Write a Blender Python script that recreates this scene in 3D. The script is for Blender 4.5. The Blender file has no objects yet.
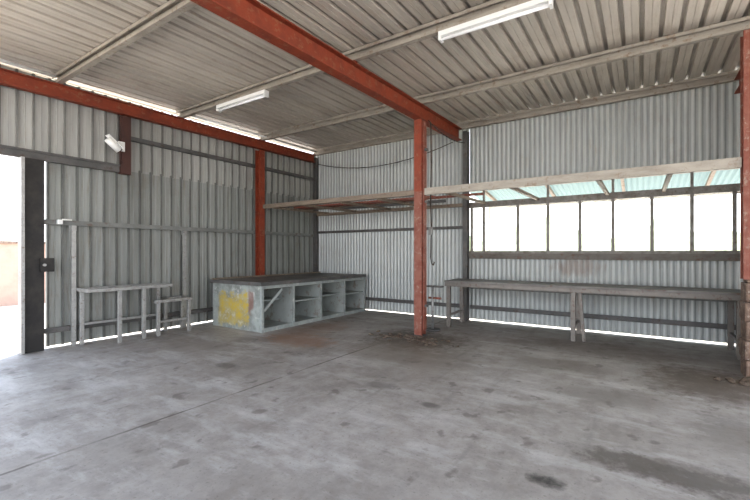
import bpy, bmesh, math, random
from mathutils import Vector
random.seed(7)
scene = bpy.context.scene
scene.view_settings.view_transform = 'Standard'
try: scene.view_settings.look = 'Medium High Contrast'
except Exception as e: print(e)
scene.view_settings.exposure = 0.7

# ------------------------------------------------------------ materials
def new_mat(name):
    m = bpy.data.materials.new(name); m.use_nodes = True
    nt = m.node_tree
    b = nt.nodes['Principled BSDF']
    return m, nt, b
def N(nt, t, **kw):
    n = nt.nodes.new(t)
    for k, v in kw.items():
        setattr(n, k, v)
    return n
def mixc(nt, fac, a, b, blend='MIX'):
    n = N(nt, 'ShaderNodeMix', data_type='RGBA', blend_type=blend)
    for i, v in ((0, fac), (6, a), (7, b)):
        if isinstance(v, bpy.types.NodeSocket):
            nt.links.new(v, n.inputs[i])
        else:
            n.inputs[i].default_value = v if i == 0 else (v[0], v[1], v[2], 1)
    return n.outputs[2]
def noise(nt, vec, scale=(1, 1, 1), s=5, detail=6, rough=.6):
    mp = N(nt, 'ShaderNodeMapping'); mp.inputs['Scale'].default_value = scale
    nt.links.new(vec, mp.inputs[0])
    n = N(nt, 'ShaderNodeTexNoise'); n.inputs['Scale'].default_value = s
    n.inputs['Detail'].default_value = detail; n.inputs['Roughness'].default_value = rough
    nt.links.new(mp.outputs[0], n.inputs['Vector'])
    return n.outputs[0]
def ramp(nt, sock, lo, hi, a=0., b=1.):
    n = N(nt, 'ShaderNodeMapRange')
    nt.links.new(sock, n.inputs[0])
    n.inputs[1].default_value = lo; n.inputs[2].default_value = hi
    n.inputs[3].default_value = a; n.inputs[4].default_value = b
    return n.outputs[0]
def math_(nt, op, a, b=0.):
    n = N(nt, 'ShaderNodeMath', operation=op)
    for i, v in ((0, a), (1, b)):
        if isinstance(v, bpy.types.NodeSocket): nt.links.new(v, n.inputs[i])
        else: n.inputs[i].default_value = v
    return n.outputs[0]

def sheet_mat(name, base, dark, rust, axis, streak, sheet_w=.76, tint=.14, metal=.15, rough=.5, rustamt=(.62, .8), rib_shade=None, stain=None, shade_k=.35, runs=None):
    m, nt, b = new_mat(name)
    tc = N(nt, 'ShaderNodeTexCoord').outputs['Object']
    n1 = noise(nt, tc, streak, 3, 6)
    c = mixc(nt, ramp(nt, n1, .38, .8), base, dark)
    sep = N(nt, 'ShaderNodeSeparateXYZ'); nt.links.new(tc, sep.inputs[0])
    idx = math_(nt, 'FLOOR', math_(nt, 'DIVIDE', sep.outputs[axis], sheet_w))
    wn = N(nt, 'ShaderNodeTexWhiteNoise', noise_dimensions='1D'); nt.links.new(idx, wn.inputs['W'])
    v = ramp(nt, wn.outputs[0], 0, 1, 1 - tint, 1 + tint)
    comb = N(nt, 'ShaderNodeCombineXYZ')
    for i in range(3): nt.links.new(v, comb.inputs[i])
    c = mixc(nt, 1., c, comb.outputs[0], 'MULTIPLY')
    n2 = noise(nt, tc, (1, 1, 1), 1.7, 9, .7)
    c = mixc(nt, ramp(nt, n2, rustamt[0], rustamt[1], 0, .5), c, rust)
    if runs:
        n5 = noise(nt, tc, tuple(q * 3 for q in streak), 2.2, 6, .7)
        c = mixc(nt, ramp(nt, n5, .54, .7, 0, runs), c, rust)
    if rib_shade:   # shadow lines of the ribs, painted into the sheet colour
        pitch, phase, w = rib_shade
        f = math_(nt, 'FRACT', math_(nt, 'ADD', math_(nt, 'DIVIDE', math_(nt, 'SUBTRACT', sep.outputs[axis], phase), pitch), .5))
        d = math_(nt, 'ABSOLUTE', math_(nt, 'SUBTRACT', f, .5))
        g = ramp(nt, d, w * .6, w, .75, 0)
        g = math_(nt, 'MULTIPLY', g, ramp(nt, n2, .3, .6, .6, 1))
        c = mixc(nt, g, c, tuple(x * shade_k for x in dark))
    if stain:
        sx, sz, rx, rz, col = stain
        dx = math_(nt, 'POWER', math_(nt, 'ABSOLUTE', math_(nt, 'DIVIDE', math_(nt, 'SUBTRACT', sep.outputs[0], sx), rx)), 2)
        dz = math_(nt, 'POWER', math_(nt, 'ABSOLUTE', math_(nt, 'DIVIDE', math_(nt, 'SUBTRACT', sep.outputs[2], sz), rz)), 2)
        n4 = noise(nt, tc, (3, 3, .8), 4, 6)
        d = math_(nt, 'ADD', math_(nt, 'ADD', dx, dz), ramp(nt, n4, .3, .7, -.8, .8))
        c = mixc(nt, ramp(nt, d, .3, 1.3, .45, 0), c, col)
    nt.links.new(c, b.inputs['Base Color'])
    b.inputs['Metallic'].default_value = metal
    b.inputs['Roughness'].default_value = rough
    return m
def paint_mat(name, base, second, third=None, s=6, lo=.45, hi=.65, rough=.6, metal=0., scale=(1, 1, 1), bump=.0):
    m, nt, b = new_mat(name)
    tc = N(nt, 'ShaderNodeTexCoord').outputs['Object']
    n1 = noise(nt, tc, scale, s, 8, .65)
    c = mixc(nt, ramp(nt, n1, lo, hi), base, second)
    if third:
        n2 = noise(nt, tc, (1.3, .9, 1.1), s * 2.3, 8, .7)
        c = mixc(nt, ramp(nt, n2, .55, .66, 0, .85), c, third)
    nt.links.new(c, b.inputs['Base Color'])
    b.inputs['Roughness'].default_value = rough; b.inputs['Metallic'].default_value = metal
    if bump:
        bp = N(nt, 'ShaderNodeBump'); bp.inputs['Strength'].default_value = bump
        nt.links.new(n1, bp.inputs['Height']); nt.links.new(bp.outputs[0], b.inputs['Normal'])
    return m

M_left = sheet_mat('galvanised_wall_grey', (.31, .32, .305), (.20, .205, .19), (.19, .14, .10), 1, (4, 4, .3), rib_shade=(.19, .0, .12), rustamt=(.56, .80), shade_k=.3, runs=.5)
M_leftup = sheet_mat('galvanised_wall_grey_upper', (.39, .39, .37), (.28, .275, .26), (.25, .18, .13), 1, (4, 4, .3), rib_shade=(.19, .02, .12), rustamt=(.58, .82), shade_k=.3, runs=.4)
M_back = sheet_mat('corrugated_iron_pale', (.56, .585, .57), (.43, .45, .44), (.37, .28, .21), 0, (5, 5, .4), tint=.06, rustamt=(.58, .82), rib_shade=(.092, .0, .30), shade_k=.62,
                   stain=(-1.0, 1.17, .4, .18, (.22, .14, .10)), runs=.4)
M_roof = sheet_mat('roof_sheet_weathered', (.57, .52, .455), (.43, .385, .33), (.30, .22, .16), 0, (3, .3, 3), tint=.09, rustamt=(.54, .82), rib_shade=(.2, .0, .12), shade_k=.45, runs=.4)
M_red = paint_mat('red_oxide_paint', (.27, .058, .026), (.18, .04, .022), (.27, .13, .075), 5, .4, .7)
M_redfade = paint_mat('faded_red_paint', (.25, .10, .07), (.20, .055, .034), (.32, .24, .19), 6, .4, .62)
M_purlin = paint_mat('weathered_galv_purlin', (.39, .355, .305), (.29, .26, .22), (.22, .155, .11), 3, .4, .65, metal=.15, scale=(1, 4, 4))
M_girt = paint_mat('dark_girt_steel', (.10, .10, .097), (.16, .15, .145), (.09, .06, .045), 3, .4, .7, metal=.2)
M_girtlt = paint_mat('mid_girt_steel', (.24, .245, .235), (.17, .17, .16), (.15, .10, .075), 3, .4, .7, metal=.2)
M_black = paint_mat('dark_jamb_paint', (.025, .023, .022), (.045, .04, .035), None, 4)
M_brown = paint_mat('brown_stub_paint', (.08, .035, .028), (.055, .03, .027), None, 4)
M_white = paint_mat('white_enamel', (.82, .82, .80), (.70, .68, .63), None, 4, .5, .8, rough=.4)
M_tube = paint_mat('fluorescent_tube_glass', (.9, .9, .9), (.85, .85, .85), None, 4, rough=.2)
M_cable = paint_mat('cable_sheath', (.05, .045, .04), (.10, .06, .04), None, 4)
M_steel = paint_mat('frame_steel_grey', (.37, .37, .36), (.30, .295, .285), (.20, .16, .13), 9, .4, .65, metal=.4, rough=.42)
M_steeldk = paint_mat('bench_steel_dark', (.18, .165, .15), (.22, .20, .18), (.13, .08, .055), 6, .4, .65, metal=.3, rough=.5)
M_timber = paint_mat('rack_rusty_steel', (.26, .215, .17), (.19, .15, .115), (.16, .09, .06), 5, .4, .65, metal=.1, scale=(.6, 5, 5))
M_benchtop = paint_mat('worn_bench_top', (.14, .13, .12), (.21, .20, .185), (.12, .08, .06), 3, .4, .7, metal=.25, rough=.5)
M_cab = paint_mat('cabinet_chipped_paint', (.33, .36, .345), (.25, .27, .26), (.46, .465, .44), 3, .42, .62)
M_cabin = paint_mat('cabinet_inside', (.41, .435, .42), (.31, .33, .315), (.24, .19, .15), 2, .42, .7)
M_sill = paint_mat('sill_rust_stained', (.17, .155, .135), (.11, .092, .075), (.14, .075, .05), 3, .45, .65)
M_conc = paint_mat('rough_render', (.24, .17, .13), (.13, .09, .07), (.38, .34, .30), 9, .4, .6, bump=.6, rough=.9)
M_dirt = paint_mat('dirt_debris', (.11, .085, .065), (.18, .14, .11), None, 20, rough=.95)
M_winframe = paint_mat('window_frame_paint', (.27, .26, .24), (.16, .145, .125), (.15, .09, .06), 9, .4, .65)

def end_panel():
    m, nt, b = new_mat('end_panel_yellow_splashed')
    tc = N(nt, 'ShaderNodeTexCoord').outputs['Object']
    n1 = noise(nt, tc, (1, 1, 1), 4, 8, .65)
    c = mixc(nt, ramp(nt, n1, .42, .62), (.33, .355, .335), (.20, .215, .20))
    n3 = noise(nt, tc, (1, 1, 1), 9, 8, .7)
    c = mixc(nt, ramp(nt, n3, .57, .62, 0, .7), c, (.50, .50, .47))
    sep = N(nt, 'ShaderNodeSeparateXYZ'); nt.links.new(tc, sep.inputs[0])
    w = ramp(nt, n1, .3, .7, -.16, .16); w2 = ramp(nt, n3, .3, .7, -.08, .08)
    dx = math_(nt, 'ABSOLUTE', math_(nt, 'SUBTRACT', math_(nt, 'ADD', sep.outputs[0], w2), -6.46))
    dz = math_(nt, 'ABSOLUTE', math_(nt, 'SUBTRACT', math_(nt, 'ADD', sep.outputs[2], w2), .36))
    inx = ramp(nt, dx, .40, .48, 1, 0); inz = ramp(nt, math_(nt, 'ADD', dz, math_(nt, 'MULTIPLY', w, .6)), .26, .33, 1, 0)
    f = math_(nt, 'MULTIPLY', inx, inz)
    f = math_(nt, 'MULTIPLY', f, ramp(nt, n3, .40, .60, .95, .35))
    c = mixc(nt, f, c, (.47, .345, .05))
    dx2 = math_(nt, 'ABSOLUTE', math_(nt, 'SUBTRACT', sep.outputs[0], -5.95)); dz2 = math_(nt, 'ABSOLUTE', math_(nt, 'SUBTRACT', math_(nt, 'ADD', sep.outputs[2], w), .55))
    f2 = math_(nt, 'MULTIPLY', ramp(nt, dx2, .05, .09, .6, 0), ramp(nt, dz2, .12, .2, 1, 0))
    c = mixc(nt, f2, c, (.20, .07, .05))
    nt.links.new(c, b.inputs['Base Color']); b.inputs['Roughness'].default_value = .6
    return m
M_end = end_panel()

def floor_mat():
    m, nt, b = new_mat('stained_concrete')
    tc = N(nt, 'ShaderNodeTexCoord').outputs['Object']
    big = noise(nt, tc, (1, 1, 1), .5, 8, .6)
    c = mixc(nt, ramp(nt, big, .38, .62), (.40, .375, .35), (.30, .275, .25))
    fine = noise(nt, tc, (1, 1, 1), 7, 10, .75)
    c = mixc(nt, ramp(nt, fine, .42, .75, 0, .7), c, (.185, .165, .148))
    patch = noise(nt, tc, (1, .6, 1), 1.6, 10, .7)
    c = mixc(nt, ramp(nt, patch, .48, .66, 0, .6), c, (.19, .167, .145))
    lite = noise(nt, tc, (.5, 1.4, 1), 2.2, 9, .7)
    c = mixc(nt, ramp(nt, lite, .50, .68, 0, .6), c, (.53, .515, .50))
    spots = noise(nt, tc, (1.2, 1, 1), 4.2, 4, .5)
    c = mixc(nt, ramp(nt, spots, .62, .68, 0, .6), c, (.13, .113, .10))
    gr = noise(nt, tc, (1, 1, 1), 38, 3, .6)
    c = mixc(nt, ramp(nt, gr, .60, .70, 0, .5), c, (.14, .12, .10))
    scuff = noise(nt, tc, (5, .35, 1), 1.3, 5, .6)
    c = mixc(nt, ramp(nt, scuff, .60, .72, 0, .4), c, (.18, .17, .155))
    sep = N(nt, 'ShaderNodeSeparateXYZ'); nt.links.new(tc, sep.inputs[0])
    stains = [(-.51, 2.71, .10, .07, (.05, .045, .04), .95), (.15, 3.25, .6, .18, (.10, .085, .07), .85),
              (-4.7, 4.8, .65, .4, (.28, .15, .085), .6), (-5.1, 5.6, .45, .9, (.26, .16, .105), .5),
              (-3.15, 5.9, .85, .7, (.10, .078, .06), .9), (-2.37, 3.66, .2, .1, (.14, .125, .11), .7),
              (-1.67, 3.44, .10, .06, (.12, .11, .10), .8), (-.3, 4.6, .5, .25, (.18, .16, .14), .6),
              (-5.9, 3.6, .6, .35, (.22, .19, .16), .6), (-2.8, 5.0, .9, .5, (.2, .17, .14), .6), (-4.4, 3.2, .18, .1, (.11, .10, .09), .7),
              (.6, 5.7, .6, .7, (.12, .095, .075), .85), (-.9, 5.6, .6, .25, (.18, .155, .13), .6), (-.6, 6.9, 1.4, .5, (.17, .145, .12), .6),
              (.7, 4.2, .4, .5, (.14, .12, .10), .6)]
    for (sx, sy, rx, ry, col, a) in stains:
        dx = math_(nt, 'POWER', math_(nt, 'ABSOLUTE', math_(nt, 'DIVIDE', math_(nt, 'SUBTRACT', sep.outputs[0], sx), rx)), 2)
        dy = math_(nt, 'POWER', math_(nt, 'ABSOLUTE', math_(nt, 'DIVIDE', math_(nt, 'SUBTRACT', sep.outputs[1], sy), ry)), 2)
        d = math_(nt, 'ADD', math_(nt, 'ADD', dx, dy), ramp(nt, fine, .2, .8, -1.6, 1.6))
        c = mixc(nt, ramp(nt, d, .3, 1.5, a, 0), c, col)
    wob = ramp(nt, noise(nt, tc, (1, 1, 1), 1.5, 4), 0, 1, -.05, .05)
    def line(axis, pos, w, amp, col=(.10, .085, .07)):
        nonlocal c
        p = math_(nt, 'ADD', sep.outputs[axis], math_(nt, 'MULTIPLY', wob, amp))
        d = math_(nt, 'ABSOLUTE', math_(nt, 'SUBTRACT', p, pos))
        br = ramp(nt, patch, .40, .52, .25, 1)
        c = mixc(nt, math_(nt, 'MULTIPLY', ramp(nt, d, w * .5, w, .85, 0), br), c, col)
    line(0, -3.47, .018, .4)
    line(1, 6.28, .010, .6)
    nt.links.new(c, b.inputs['Base Color'])
    nt.links.new(ramp(nt, patch, .3, .7, .42, .7), b.inputs['Roughness'])
    bp = N(nt, 'ShaderNodeBump'); bp.inputs['Strength'].default_value = .15
    nt.links.new(fine, bp.inputs['Height']); nt.links.new(bp.outputs[0], b.inputs['Normal'])
    return m
M_floor = floor_mat()
M_ground = paint_mat('pale_gravel_ground', (.66, .60, .52), (.56, .50, .42), None, 1.5, rough=.95)
M_leaf = paint_mat('dry_pale_foliage', (.36, .40, .24), (.48, .51, .33), None, 8, rough=.9)
M_brick = paint_mat('earthy_wall', (.42, .29, .23), (.36, .25, .20), None, 3, rough=.9)

def trans_mat(name, col, opa, rough=.2):
    m, nt, b = new_mat(name)
    nt.nodes.remove(b)
    out = nt.nodes['Material Output']
    tr = N(nt, 'ShaderNodeBsdfTransparent'); tr.inputs[0].default_value = (.97, .98, .97, 1)
    df = N(nt, 'ShaderNodeBsdfTranslucent'); df.inputs[0].default_value = (*col, 1)
    mx = N(nt, 'ShaderNodeMixShader')
    tc = N(nt, 'ShaderNodeTexCoord').outputs['Object']
    nt.links.new(ramp(nt, noise(nt, tc, (1, 1, 1), 3, 6), .3, .7, opa * .5, opa * 1.5), mx.inputs[0])
    nt.links.new(tr.outputs[0], mx.inputs[1]); nt.links.new(df.outputs[0], mx.inputs[2])
    nt.links.new(mx.outputs[0], out.inputs[0])
    return m
M_glass = trans_mat('dusty_glass', (.9, .9, .86), .2)
def fibre():
    m, nt, b = new_mat('green_fibreglass_sheet'); nt.nodes.remove(b)
    out = nt.nodes['Material Output']
    d = N(nt, 'ShaderNodeBsdfDiffuse'); d.inputs[0].default_value = (.30, .37, .355, 1)
    t = N(nt, 'ShaderNodeBsdfTranslucent'); t.inputs[0].default_value = (.115, .15, .145, 1)
    mx = N(nt, 'ShaderNodeMixShader'); mx.inputs[0].default_value = .5
    nt.links.new(d.outputs[0], mx.inputs[1]); nt.links.new(t.outputs[0], mx.inputs[2]); nt.links.new(mx.outputs[0], out.inputs[0])
    return m
M_fibre = fibre()

# ------------------------------------------------------------ mesh builder
class MB:
    def __init__(s, name): s.name = name; s.bm = bmesh.new(); s.mats = []
    def mi(s, m):
        if m not in s.mats: s.mats.append(m)
        return s.mats.index(m)
    def hexa(s, v, m):
        vs = [s.bm.verts.new(p) for p in v]
        for f in ((0, 3, 2, 1), (4, 5, 6, 7), (0, 1, 5, 4), (1, 2, 6, 5), (2, 3, 7, 6), (3, 0, 4, 7)):
            fc = s.bm.faces.new([vs[i] for i in f]); fc.material_index = s.mi(m)
    def box(s, x0, x1, y0, y1, z0, z1, m):
        s.hexa([(x0, y0, z0), (x1, y0, z0), (x1, y1, z0), (x0, y1, z0), (x0, y0, z1), (x1, y0, z1), (x1, y1, z1), (x0, y1, z1)], m)
        return s
    def bar(s, p1, p2, w, h, m, side=None):
        p1, p2 = Vector(p1), Vector(p2); d = (p2 - p1).normalized()
        if side is None: side = d.cross(Vector((0, 0, 1))) if abs(d.z) < .9 else Vector((1, 0, 0))
        sd = Vector(side).normalized(); up = sd.cross(d).normalized()
        a, b = sd * w / 2, up * h / 2
        s.hexa([p1 - a - b, p1 + a - b, p1 + a + b, p1 - a + b, p2 - a - b, p2 + a - b, p2 + a + b, p2 - a + b], m)
        return s
    def ibeam(s, p1, p2, w, h, m, side, tf=.014, tw=.01):
        p1, p2 = Vector(p1), Vector(p2); d = (p2 - p1).normalized(); sd = Vector(side).normalized(); up = sd.cross(d).normalized()
        for q in (-1, 1):
            o = up * (q * (h - tf) / 2); s.bar(p1 + o, p2 + o, w, tf, m, sd)
        s.bar(p1, p2, tw, h - tf * 2, m, sd); return s
    def cbeam(s, p1, p2, w, h, m, side, t=.012, lip=.03):
        p1, p2 = Vector(p1), Vector(p2); d = (p2 - p1).normalized(); sd = Vector(side).normalized(); up = sd.cross(d).normalized()
        for q in (-1, 1):
            o = up * (q * (h - t) / 2); s.bar(p1 + o, p2 + o, w, t, m, sd)
            o2 = up * (q * (h - lip - 2 * t) / 2) + sd * (w - t) / 2; s.bar(p1 + o2, p2 + o2, t, lip, m, sd)
        o = -sd * (w - t) / 2; s.bar(p1 + o, p2 + o, t, h - 2 * t, m, sd); return s
    def cyl(s, p1, p2, r, m, n=12, r2=None):
        p1, p2 = Vector(p1), Vector(p2); d = (p2 - p1).normalized(); r2 = r if r2 is None else r2
        a = d.orthogonal().normalized(); b = d.cross(a)
        A = [s.bm.verts.new(p1 + (a * math.cos(6.28318 * i / n) + b * math.sin(6.28318 * i / n)) * r) for i in range(n)]
        B = [s.bm.verts.new(p2 + (a * math.cos(6.28318 * i / n) + b * math.sin(6.28318 * i / n)) * r2) for i in range(n)]
        k = s.mi(m)
        for i in range(n):
            f = s.bm.faces.new((A[i], A[(i + 1) % n], B[(i + 1) % n], B[i])); f.material_index = k; f.smooth = True
        f = s.bm.faces.new(A[::-1]); f.material_index = k
        f = s.bm.faces.new(B); f.material_index = k
        return s
    def tube(s, pts, r, m, n=8):
        for i in range(len(pts) - 1): s.cyl(pts[i], pts[i + 1], r, m, n)
        return s
    def sheet(s, prof, v0, v1, fn, m, smooth=False):
        k = s.mi(m)
        A = [s.bm.verts.new(fn(u, v0, d)) for u, d in prof]; B = [s.bm.verts.new(fn(u, v1, d)) for u, d in prof]
        for i in range(len(prof) - 1):
            f = s.bm.faces.new((A[i], A[i + 1], B[i + 1], B[i])); f.material_index = k; f.smooth = smooth
        return s
    def rock(s, c, r, m, sub=2):
        g = bmesh.ops.create_icosphere(s.bm, subdivisions=sub, radius=1)
        k = s.mi(m)
        for v in g['verts']:
            j = 1 + random.uniform(-.18, .18)
            v.co = Vector((c[0] + v.co.x * r[0] * j, c[1] + v.co.y * r[1] * j, max(c[2] + v.co.z * r[2] * j, c[2] - r[2] * .5)))
            for f in v.link_faces: f.material_index = k
    def finish(s, recalc=True, bevel=0):
        if recalc: bmesh.ops.recalc_face_normals(s.bm, faces=s.bm.faces)
        me = bpy.data.meshes.new(s.name); s.bm.to_mesh(me); s.bm.free()
        for m in s.mats: me.materials.append(m)
        o = bpy.data.objects.new(s.name, me); scene.collection.objects.link(o)
        if bevel:
            b = o.modifiers.new('bevel', 'BEVEL'); b.width = bevel; b.segments = 2; b.limit_method = 'ANGLE'
        return o

def sine_prof(u0, u1, pitch=.092, amp=.012, k=8):
    n = int((u1 - u0) / pitch * k); return [(u0 + (u1 - u0) * i / n, amp * math.cos(2 * math.pi * (u0 + (u1 - u0) * i / n) / pitch)) for i in range(n + 1)]
def rib_prof(u0, u1, pitch=.19, h=.034, top=.026, slope=.010, phase=0.):
    i0 = math.floor((u0 - phase) / pitch)
    pts = []
    for i in range(i0, int((u1 - phase) / pitch) + 2):
        c = phase + i * pitch
        pts += [(c - top / 2 - slope, 0), (c - top / 2, h), (c + top / 2, h), (c + top / 2 + slope, 0),
                (c + pitch * .5 - .006, 0), (c + pitch * .5, .005), (c + pitch * .5 + .006, 0)]
    return [p for p in pts if u0 <= p[0] <= u1]

XL, YB = -7.42, 8.2          # inside faces of left and back walls
XR = 1.32

# ------------------------------------------------------------ shell
b = MB('floor'); b.box(XL - .05, 7.5, -5, YB + .03, -.15, 0, M_floor); b.finish()
b = MB('ground'); b.box(-90, 90, -90, 90, -.4, -.16, M_ground); b.finish()

b = MB('wall_left')
fl = lambda u, v, d: (XL - .05 + d, u, v)
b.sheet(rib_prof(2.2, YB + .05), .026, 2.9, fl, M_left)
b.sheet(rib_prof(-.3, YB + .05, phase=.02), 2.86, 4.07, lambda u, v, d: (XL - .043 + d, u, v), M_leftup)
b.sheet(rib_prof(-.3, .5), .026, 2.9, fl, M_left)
b.finish(False)

b = MB('wall_back')
fb = lambda u, v, d: (u, YB + .04 + d, v)
b.sheet(sine_prof(XL - .05, -3.06), .015, 2.06, fb, M_back, True)
b.sheet(sine_prof(XL - .05, -3.06), 2.02, 4.12, lambda u, v, d: (u, YB + .03 + d, v), M_back, True)
b.sheet(sine_prof(-3.06, XR), .028, 1.36, fb, M_back, True)
b.sheet(sine_prof(-3.06, XR), 2.74, 4.14, fb, M_back, True)
b.finish(False)
b = MB('wall_right')
b.sheet(rib_prof(6.45, YB + .02), .02, 4.1, lambda u, v, d: (XR + .04 - d, u, v), M_left)
b.finish(False)

def roofz(y): return 4.155 + .014 * (y - 4.6)
b = MB('ceiling')
b.sheet(rib_prof(XL - .35, 7.5, pitch=.2, h=.03, top=.04), -1.2, 4.4, lambda u, v, d: (u, v, roofz(v) + .012 + d), M_roof)
b.sheet(rib_prof(XL - .35, 7.5, pitch=.2, h=.03, top=.04), 4.32, YB + .5, lambda u, v, d: (u, v, roofz(v) + .008 + d), M_roof)
b.finish(False)

# ------------------------------------------------------------ steelwork
PY = (.4, 2.36, 4.3, 6.27, 8.1)
for y in PY:
    b = MB('roof_purlin'); z = roofz(y) - .075
    b.cbeam((XL + .0, y, z), (7.4, y, z), .075, .145, M_purlin, (0, -1, 0)); b.finish()
def rafter(x, y0=-1.1, y1=8.02, w=.14, h=.22, tap=0.):
    z0 = roofz(y0) - .15 - h / 2 - .004 - tap; z1 = roofz(y1) - .15 - h / 2 - .004
    b = MB('red_steel_rafter'); b.ibeam((x, y0, z0), (x, y1, z1), w, h, M_red, (1, 0, 0))
    for y in PY[:-1]:
        if y > y0:
            zt = z0 + (z1 - z0) * (y - y0) / (y1 - y0) + h / 2
            b.box(x - .04, x + .04, y + .04, y + .05, zt - .005, roofz(y) - .03, M_red)
            b.box(x - .05, x + .05, y - .035, y + .035, zt - .004, roofz(y) - .149, M_red)
    return b
XP = -3.225
b = rafter(XP, h=.25, w=.15, tap=.085); b.finish()
b = rafter(XL + .10, w=.12, h=.2); b.finish()
b = rafter(XR - .10, y0=6.36, w=.12); b.finish()

b = MB('red_steel_post')
b.ibeam((XP, 6.25, 2.5), (XP, 6.25, 3.75), .15, .15, M_red, (1, 0, 0))
b.ibeam((XP, 6.25, .012), (XP, 6.25, 2.5), .15, .15, M_redfade, (1, 0, 0))
b.box(XP - .12, XP + .12, 6.13, 6.37, 0, .012, M_girt)
b.box(XP + .08, XP + .105, 6.2, 6.3, .1, 3.7, M_redfade)
for z in (.5, 2.3, 3.2): b.box(XP + .10, XP + .15, 6.22, 6.28, z, z + .04, M_girt)
b.finish()
b = MB('red_steel_post')
b.ibeam((XL + .10, 6.2, 0.012), (XL + .10, 6.2, 3.79), .14, .16, M_red, (0, 1, 0)); b.box(XL + .01, XL + .19, 6.1, 6.3, 0, .012, M_girt); b.finish()
b = MB('red_steel_post')
b.ibeam((1.06, 6.25, 1.135), (1.06, 6.25, 3.99), .18, .18, M_redfade, (1, 0, 0)); b.finish()
b = MB('rendered_pier')
for i in range(5):
    o = .012 * (i % 2)
    b.box(.985 - o, 1.3 + o, 6.12 - o, 6.43, i * .22, i * .22 + .215, M_conc)
b.box(1.0, 1.28, 6.14, 6.41, 1.10, 1.13, M_conc)
b.finish(bevel=.02)
b = MB('steel_wall_post'); b.ibeam((-3.1, YB - .08, 0), (-3.1, YB - .08, 4.0), .1, .13, M_girt, (1, 0, 0)); b.finish()
b = MB('steel_wall_post'); b.box(XL + .005, XL + .09, YB - .1, YB + .01, 0, 4.0, M_girt); b.finish()

def girt_left(y0, y1, z, m=M_girt, h=.075):
    b = MB('wall_girt'); b.box(XL, XL + .045, y0, y1, z - h / 2, z + h / 2, m)
    b.box(XL + .045, XL + .055, y0, y1, z - h / 2, z - h / 2 + .02, m)
    b.finish()
girt_left(2.22, 6.1, 1.90, M_girtlt); girt_left(6.3, 8.08, 1.90, M_girtlt)
girt_left(3.42, 6.1, 3.42); girt_left(6.3, 8.08, 3.42)
girt_left(2.22, 6.1, .27); girt_left(6.3, 8.08, .27)
def girt_back(x0, x1, z, m=M_girt, h=.075):
    b = MB('wall_girt'); b.box(x0, x1, YB - .03, YB + .015, z - h / 2, z + h / 2, m); b.box(x0, x1, YB - .04, YB - .03, z - h / 2, z - h / 2 + .02, m); b.finish()
girt_back(XL + .1, -3.17, 1.98, M_girt, .06); girt_back(XL + .1, -3.17, .29, M_girt)
girt_back(-3.03, XR - .02, .29, M_girt); girt_back(-3.03, XR - .02, .70, M_girtlt, .05)
girt_back(-3.03, XR - .02, 2.76, M_timber, .06)

b = MB('door_1')
b.box(XL, XL + .10, 1.97, 2.2, 0, 2.80, M_black)
b.box(XL, XL + .14, 1.925, 1.965, 0, 2.80, M_steel)
b.box(XL, XL + .06, -.3, 3.235, 2.80, 2.93, M_girt)
b.box(XL + .06, XL + .09, -.3, 3.235, 2.90, 2.93, M_girt)
b.box(XL, XL + .08, .42, .56, 0, 2.80, M_black)
b.box(XL + .10, XL + .16, 2.14, 2.30, 1.16, 1.36, M_black)
b.cyl((XL + .16, 2.18, 1.26), (XL + .19, 2.18, 1.26), .02, M_steel)
b.finish()
b = MB('brown_hanger_post'); b.box(XL + .005, XL + .10, 3.26, 3.40, 2.93, 3.77, M_brown); b.box(XL + .005, XL + .10, 3.24, 3.40, 2.78, 2.94, M_brown); b.finish()

b = MB('security_camera')
cy, cz = -.07, -.05
b.box(XL + .105, XL + .13, 3.26 + cy, 3.36 + cy, 3.20 + cz, 3.36 + cz, M_white)
b.cyl((XL + .13, 3.30 + cy, 3.28 + cz), (XL + .24, 3.2 + cy, 3.26 + cz), .02, M_white)
b.cyl((XL + .27, 3.03 + cy, 3.32 + cz), (XL + .27, 3.21 + cy, 3.17 + cz), .055, M_white, 18)
b.cyl((XL + .27, 3.21 + cy, 3.17 + cz), (XL + .27, 3.222 + cy, 3.16 + cz), .044, M_cable, 18)
b.bar((XL + .27, 3.03 + cy, 3.385 + cz), (XL + .27, 3.25 + cy, 3.205 + cz), .13, .012, M_white)
b.finish()
b = MB('junction_box'); b.box(XL + .055, XL + .12, 2.36, 2.42, 1.87, 1.94, M_white); b.cyl((XL + .08, 2.42, 1.945), (XL + .08, 2.55, 1.945), .012, M_white); b.finish(bevel=.006)

b = MB('eave_conduit')
b.cyl((XL + .2, -.3, 4.03), (XL + .2, 2.3, 4.05), .025, M_white); b.cyl((XL + .2, 4.36, 4.08), (XL + .2, 8.0, 4.12), .022, M_white)
b.finish()

def fluoro(x0, x1, y, z):
    b = MB('fluorescent_light')
    b.box(x0, x1, y - .045, y + .045, z - .055, z, M_white)
    b.box(x0, x0 + .03, y - .045, y + .045, z - .10, z - .055, M_white); b.box(x1 - .03, x1, y - .045, y + .045, z - .10, z - .055, M_white)
    b.cyl((x0 + .03, y, z - .08), (x1 - .03, y, z - .08), .019, M_tube, 14)
    b.finish()
zz = roofz(4.3) - .15
fluoro(-1.96, -.74, 4.3, zz)
fluoro(-6.16, -4.92, 4.3, zz)

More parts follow.
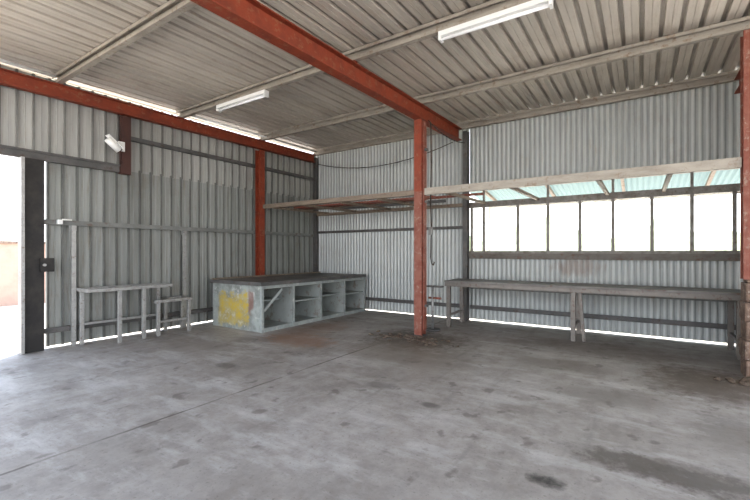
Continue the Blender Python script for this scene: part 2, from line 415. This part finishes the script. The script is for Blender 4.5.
# ------------------------------------------------------------ windows
b = MB('window_1')
mull = [-3.0, -2.74, -2.05, -1.493, -.945, -.423, .143, .673, 1.19]
for x in mull: b.box(x - .025, x + .025, YB - .02, YB + .03, 1.44, 2.42, M_winframe)
b.box(-3.06, XR, YB - .025, YB + .035, 2.38, 2.50, M_winframe)
b.box(-3.06, XR, YB - .025, YB + .035, 1.42, 1.47, M_winframe)
for x in (-2.74, -1.493, -.423, .673): b.box(x - .02, x + .02, YB - .015, YB + .03, 2.5, 2.73, M_winframe)
for i in range(len(mull) - 1):
    b.box(mull[i] + .025, mull[i + 1] - .025, YB + .003, YB + .007, 1.47, 2.38, M_glass)
b.finish()
b = MB('window_sill'); b.box(-3.04, XR - .01, YB - .10, YB + .03, 1.37, 1.42, M_sill); b.box(-3.04, XR - .01, YB - .05, YB + .03, 1.31, 1.37, M_sill)
b.finish()
b = MB('window_awning')
b.sheet(sine_prof(-3.3, XR + 1.4), YB + .08, YB + 1.9, lambda u, v, d: (u, v, 2.93 - .16 * (v - YB) + d), M_fibre, True)
for x in (-2.9, -1.6, -.3, 1.0, 2.3): b.bar((x, YB + .08, 2.87), (x, YB + 1.85, 2.585), .05, .06, M_timber)
b.bar((-3.2, YB + 1.8, 2.57), (2.6, YB + 1.8, 2.57), .06, .05, M_timber)
for x in (-3.2, 2.5): b.bar((x, YB + 1.82, -.16), (x, YB + 1.82, 2.56), .07, .07, M_timber)
b.finish()

# ------------------------------------------------------------ overhead rack
b = MB('overhead_storage_rack')
b.cbeam((XP + .115, 6.22, 2.49), (.96, 6.22, 2.49), .05, .12, M_purlin, (0, 1, 0))
b.cbeam((XL + .2, 6.22, 2.49), (XP - .08, 6.22, 2.49), .05, .09, M_timber, (0, 1, 0))
b.box(XL + .1, -3.17, YB - .06, YB - .0, 2.42, 2.49, M_timber)
for x in (-6.9, -6.0, -5.0, -4.1, -2.72, -1.67, -.5, .3):
    b.bar((x, 6.25, 2.45), (x, YB - .03, 2.47), .05, .05, M_timber)
for (x0, y0, x1, y1, w, h, m) in ((-7.1, 6.55, -3.5, 6.5, .12, .03, M_timber), (-6.9, 6.9, -3.3, 7.0, .09, .04, M_redfade), (-7.0, 7.35, -3.9, 7.3, .14, .025, M_timber), (-6.2, 7.7, -3.4, 7.75, .06, .06, M_girt)):
    b.bar((x0, y0, 2.475 + h / 2 + .01), (x1, y1, 2.475 + h / 2 + .012), w, h, m)
b.cyl((-6.95, 7.12, 2.51), (-2.4, 7.15, 2.51), .025, M_redfade)
b.finish()

# ------------------------------------------------------------ pigeon-hole workbench
x0, x1, y0, y1, H = -7.1, -5.66, 4.83, 8.04, .9
b = MB('pigeonhole_workbench')
b.box(x0 - .03, x1 + .03, y0 - .03, y1, H - .045, H, M_benchtop)
b.box(x0 - .03, x1 + .035, y0 - .04, y0 - .03, H - .06, H + .006, M_girt)
b.box(x1 + .03, x1 + .04, y0 - .04, y1, H - .06, H + .006, M_girt)
b.box(x0 - .03, x0, y0, y1, H, H + .03, M_timber)
b.box(x0, x1, y0, y0 + .03, .0, H - .045, M_end)
b.box(x0, x0 + .03, y0 + .03, y1, .0, H - .045, M_cab)
b.box(x1 - .04, x1 + .005, y0 - .005, y0 + .05, 0, H - .045, M_cab)
n = 4; dy = (y1 - y0) / n
for i in range(1, n + 1):
    y = y0 + dy * i
    b.box(x0 + .03, x1 - .0, y - .03, y, .03, H - .045, M_cabin)
    b.box(x1 - .0, x1 + .012, y - .045, y + .01, 0, H - .045, M_cab)
b.box(x0 + .03, x1, y0 + .03, y1, .03, .06, M_cabin)
b.box(x1 - .03, x1 + .006, y0, y1, 0, .075, M_cab)
b.box(x1 - .03, x1 + .004, y0, y1, H - .12, H - .045, M_cab)
for i in range(n):
    ya = y0 + dy * i + (.03 if i == 0 else 0); yb = y0 + dy * (i + 1) - .03
    zs = (.50, .46, .48, .46)[i]
    b.box(x0 + .03, x1 - (.35, .05, .12, .03)[i], ya, yb, zs, zs + .03, M_cab)
    b.box(x0 + .55, x0 + .57, ya, yb, .06, H - .045, M_cabin)
b.bar((x1 - .015, y0 + .06, .38), (x1 - .015, y0 + .5, .75), .02, .05, M_cab, (1, 0, 0))
b.finish()

# ------------------------------------------------------------ welded frames at the left wall
b = MB('welded_steel_frame_table')
xa, xb = XL + .13, -6.93
T = .89; r = .055
for (x, y) in ((xa, 2.66), (xa, 3.85), (xb, 3.42), (xb, 3.05)):
    b.box(x - r / 2, x + r / 2, y - r / 2, y + r / 2, 0, T - r, M_steel)
b.box(xb - r / 2, xb + r / 2, 2.60, 3.9, T - r, T, M_steel)
b.box(xa - r / 2, xa + r / 2, 2.60, 3.9, T - r, T, M_steel)
for y in (2.63, 3.05, 3.42, 3.87): b.box(xa + r / 2, xb - r / 2, y - r / 2, y + r / 2, T - r, T, M_steel)
b.box(xa - .02, xa + .02, 2.69, 3.82, .3, .34, M_steel)
b.finish(bevel=.005)
b = MB('low_steel_trestle')
T = .62
for (x, y) in ((-6.93, 3.66), (-6.93, 4.22), (xa, 3.98), (xa, 4.3)):
    b.box(x - .028, x + .028, y - .028, y + .028, 0, T - .05, M_steel)
b.box(-6.96, -6.90, 3.6, 4.28, T - .05, T, M_steel); b.box(xa - .03, xa + .03, 3.95, 4.34, T - .05, T, M_steel)
b.bar((-6.90, 4.22, T - .025), (xa, 4.3, T - .025), .05, .05, M_steel); b.bar((-6.90, 3.66, T - .025), (xa, 3.98, T - .025), .05, .05, M_steel)
b.box(-6.95, -6.91, 3.69, 4.19, .22, .26, M_steel)
b.finish(bevel=.005)
for y, z1 in ((2.57, 1.86), (4.38, 1.86)):
    b = MB('wall_upright_bar'); b.box(XL + .056, XL + .096, y - .03, y + .03, 0, z1, M_steel); b.box(XL + .05, XL + .056, y - .05, y + .05, z1 - .08, z1, M_steel); b.finish()

# ------------------------------------------------------------ long bench under the window
b = MB('long_workbench')
y0, y1 = 7.18, 7.92
for i in range(4):
    w = (y1 - y0) / 4; b.box(-3.18, XR - .06, y0 + i * w, y0 + (i + 1) * w - .008, .862, .90, M_benchtop)
b.box(-3.18, XR - .06, y0 + .01, y0 + .06, .79, .862, M_steeldk); b.box(-3.18, XR - .06, y1 - .06, y1 - .01, .79, .862, M_girt)
for x in (-3.1, -.93, 1.1):
    b.box(x - .035, x + .035, y0 + .0, y0 + .07, 0, .79, M_steeldk); b.box(x - .035, x + .035, y1 - .07, y1, 0, .79, M_steeldk)
    b.box(x - .03, x + .03, y0 + .06, y1 - .06, .79, .86, M_steeldk)
    b.box(x - .02, x + .02, y0 + .07, y1 - .07, .22, .26, M_steeldk)
b.bar((-.78, y0 + .1, 0.0), (-.84, y0 + .1, .79), .05, .05, M_steeldk)
b.finish(bevel=.004)
b = MB('pipe_stand')
b.cyl((-3.22, 6.75, 0), (-3.22, 6.75, .03), .14, M_girt, 16); b.cyl((-3.22, 6.75, .03), (-3.22, 6.75, .8), .022, M_steel)
b.box(-3.36, -3.02, 6.7, 6.8, .8, .83, M_girt); b.cyl((-3.3, 6.75, .6), (-3.05, 6.75, .6), .02, M_redfade)
b.finish()

def sag(p, q, s, n=14):
    p, q = Vector(p), Vector(q); return [p.lerp(q, i / n) - Vector((0, 0, s * 4 * (i / n) * (1 - i / n))) for i in range(n + 1)]
b = MB('hanging_cable')
b.tube(sag((XL + .15, YB - .07, 3.82), (-3.3, 7.9, 3.76), .28), .009, M_cable)
b.tube(sag((-3.1, 6.33, 3.75), (-3.05, 7.95, 3.72), .10), .009, M_cable)
b.finish()
b = MB('post_air_hose')
hx, hy = XP + .17, 6.33
b.tube([(hx, hy, 3.7), (hx + .01, hy, 3.0), (hx - .005, hy, 2.3), (hx + .012, hy, 1.9), (hx, hy, 1.35), (hx + .02, hy, 1.25), (hx + .05, hy, 1.22), (hx + .07, hy, 1.28)], .012, M_cable)
b.box(hx - .03, hx + .03, hy - .03, hy + .03, 1.75, 1.88, M_girtlt)
b.finish()
b = MB('roof_conduit'); b.cyl((-7.2, 4.42, 4.115), (4, 4.42, 4.115), .012, M_white); b.finish()

b = MB('dirt_debris')
for i in range(60):
    x = -3.2 + random.gauss(0, .38); y = 5.9 + random.gauss(0, .17); s = random.uniform(.01, .04)
    if y > 6.1: y = 6.08
    b.rock((x, y, s * .3), (s * 1.5, s, s * .6), M_dirt)
b.box(-3.62, -3.42, 5.85, 6.0, 0, .012, M_dirt)
b.finish()
b = MB('rubble_heap')
for i in range(16):
    s = random.uniform(.02, .07); b.rock((.95 + random.gauss(0, .10), 5.93 + random.gauss(0, .05), s * .4), (s * 1.2, s, s * .8), M_dirt)
b.finish()

# ------------------------------------------------------------ outside
b = MB('garden_wall'); b.box(-16, -15.7, -6, 9, -.16, 1.7, M_brick); b.box(-16.05, -15.65, -6, 9, 1.7, 1.78, M_conc); b.finish()
b = MB('distant_hedge')
for i in range(60):
    x = -34 + i * .9 + random.uniform(-.3, .3); b.rock((x, 45 + random.uniform(-1, 1), .9), (1.3, .9, 2.0 + 1.4 * random.random() * (1 + math.sin(i * .5))), M_leaf)
b.finish()

# ------------------------------------------------------------ light
w = bpy.data.worlds.new('World'); scene.world = w; w.use_nodes = True
nt = w.node_tree; bg = nt.nodes['Background']
tc = N(nt, 'ShaderNodeTexCoord').outputs['Generated']
sep = N(nt, 'ShaderNodeSeparateXYZ'); nt.links.new(tc, sep.inputs[0])
c = mixc(nt, ramp(nt, sep.outputs[2], 0, .6), (.98, .98, .98), (.62, .76, 1.0))
nt.links.new(c, bg.inputs[0]); bg.inputs[1].default_value = 2.5
sd = bpy.data.lights.new('sun', 'SUN'); sd.energy = 8; sd.angle = .01; sd.color = (1, .94, .85)
so = bpy.data.objects.new('sun', sd); scene.collection.objects.link(so)
so.rotation_euler = Vector((-.3, .35, .9)).to_track_quat('Z', 'Y').to_euler()

cam = bpy.data.cameras.new('camera'); cam.lens = 19.2; cam.sensor_width = 36; cam.shift_y = 2 / 750
co = bpy.data.objects.new('camera', cam); scene.collection.objects.link(co)
co.location = (0, 0, 1.45); co.rotation_euler = (math.radians(90), 0, math.radians(33.7))
cam.clip_start = .05; cam.clip_end = 300
scene.camera = co
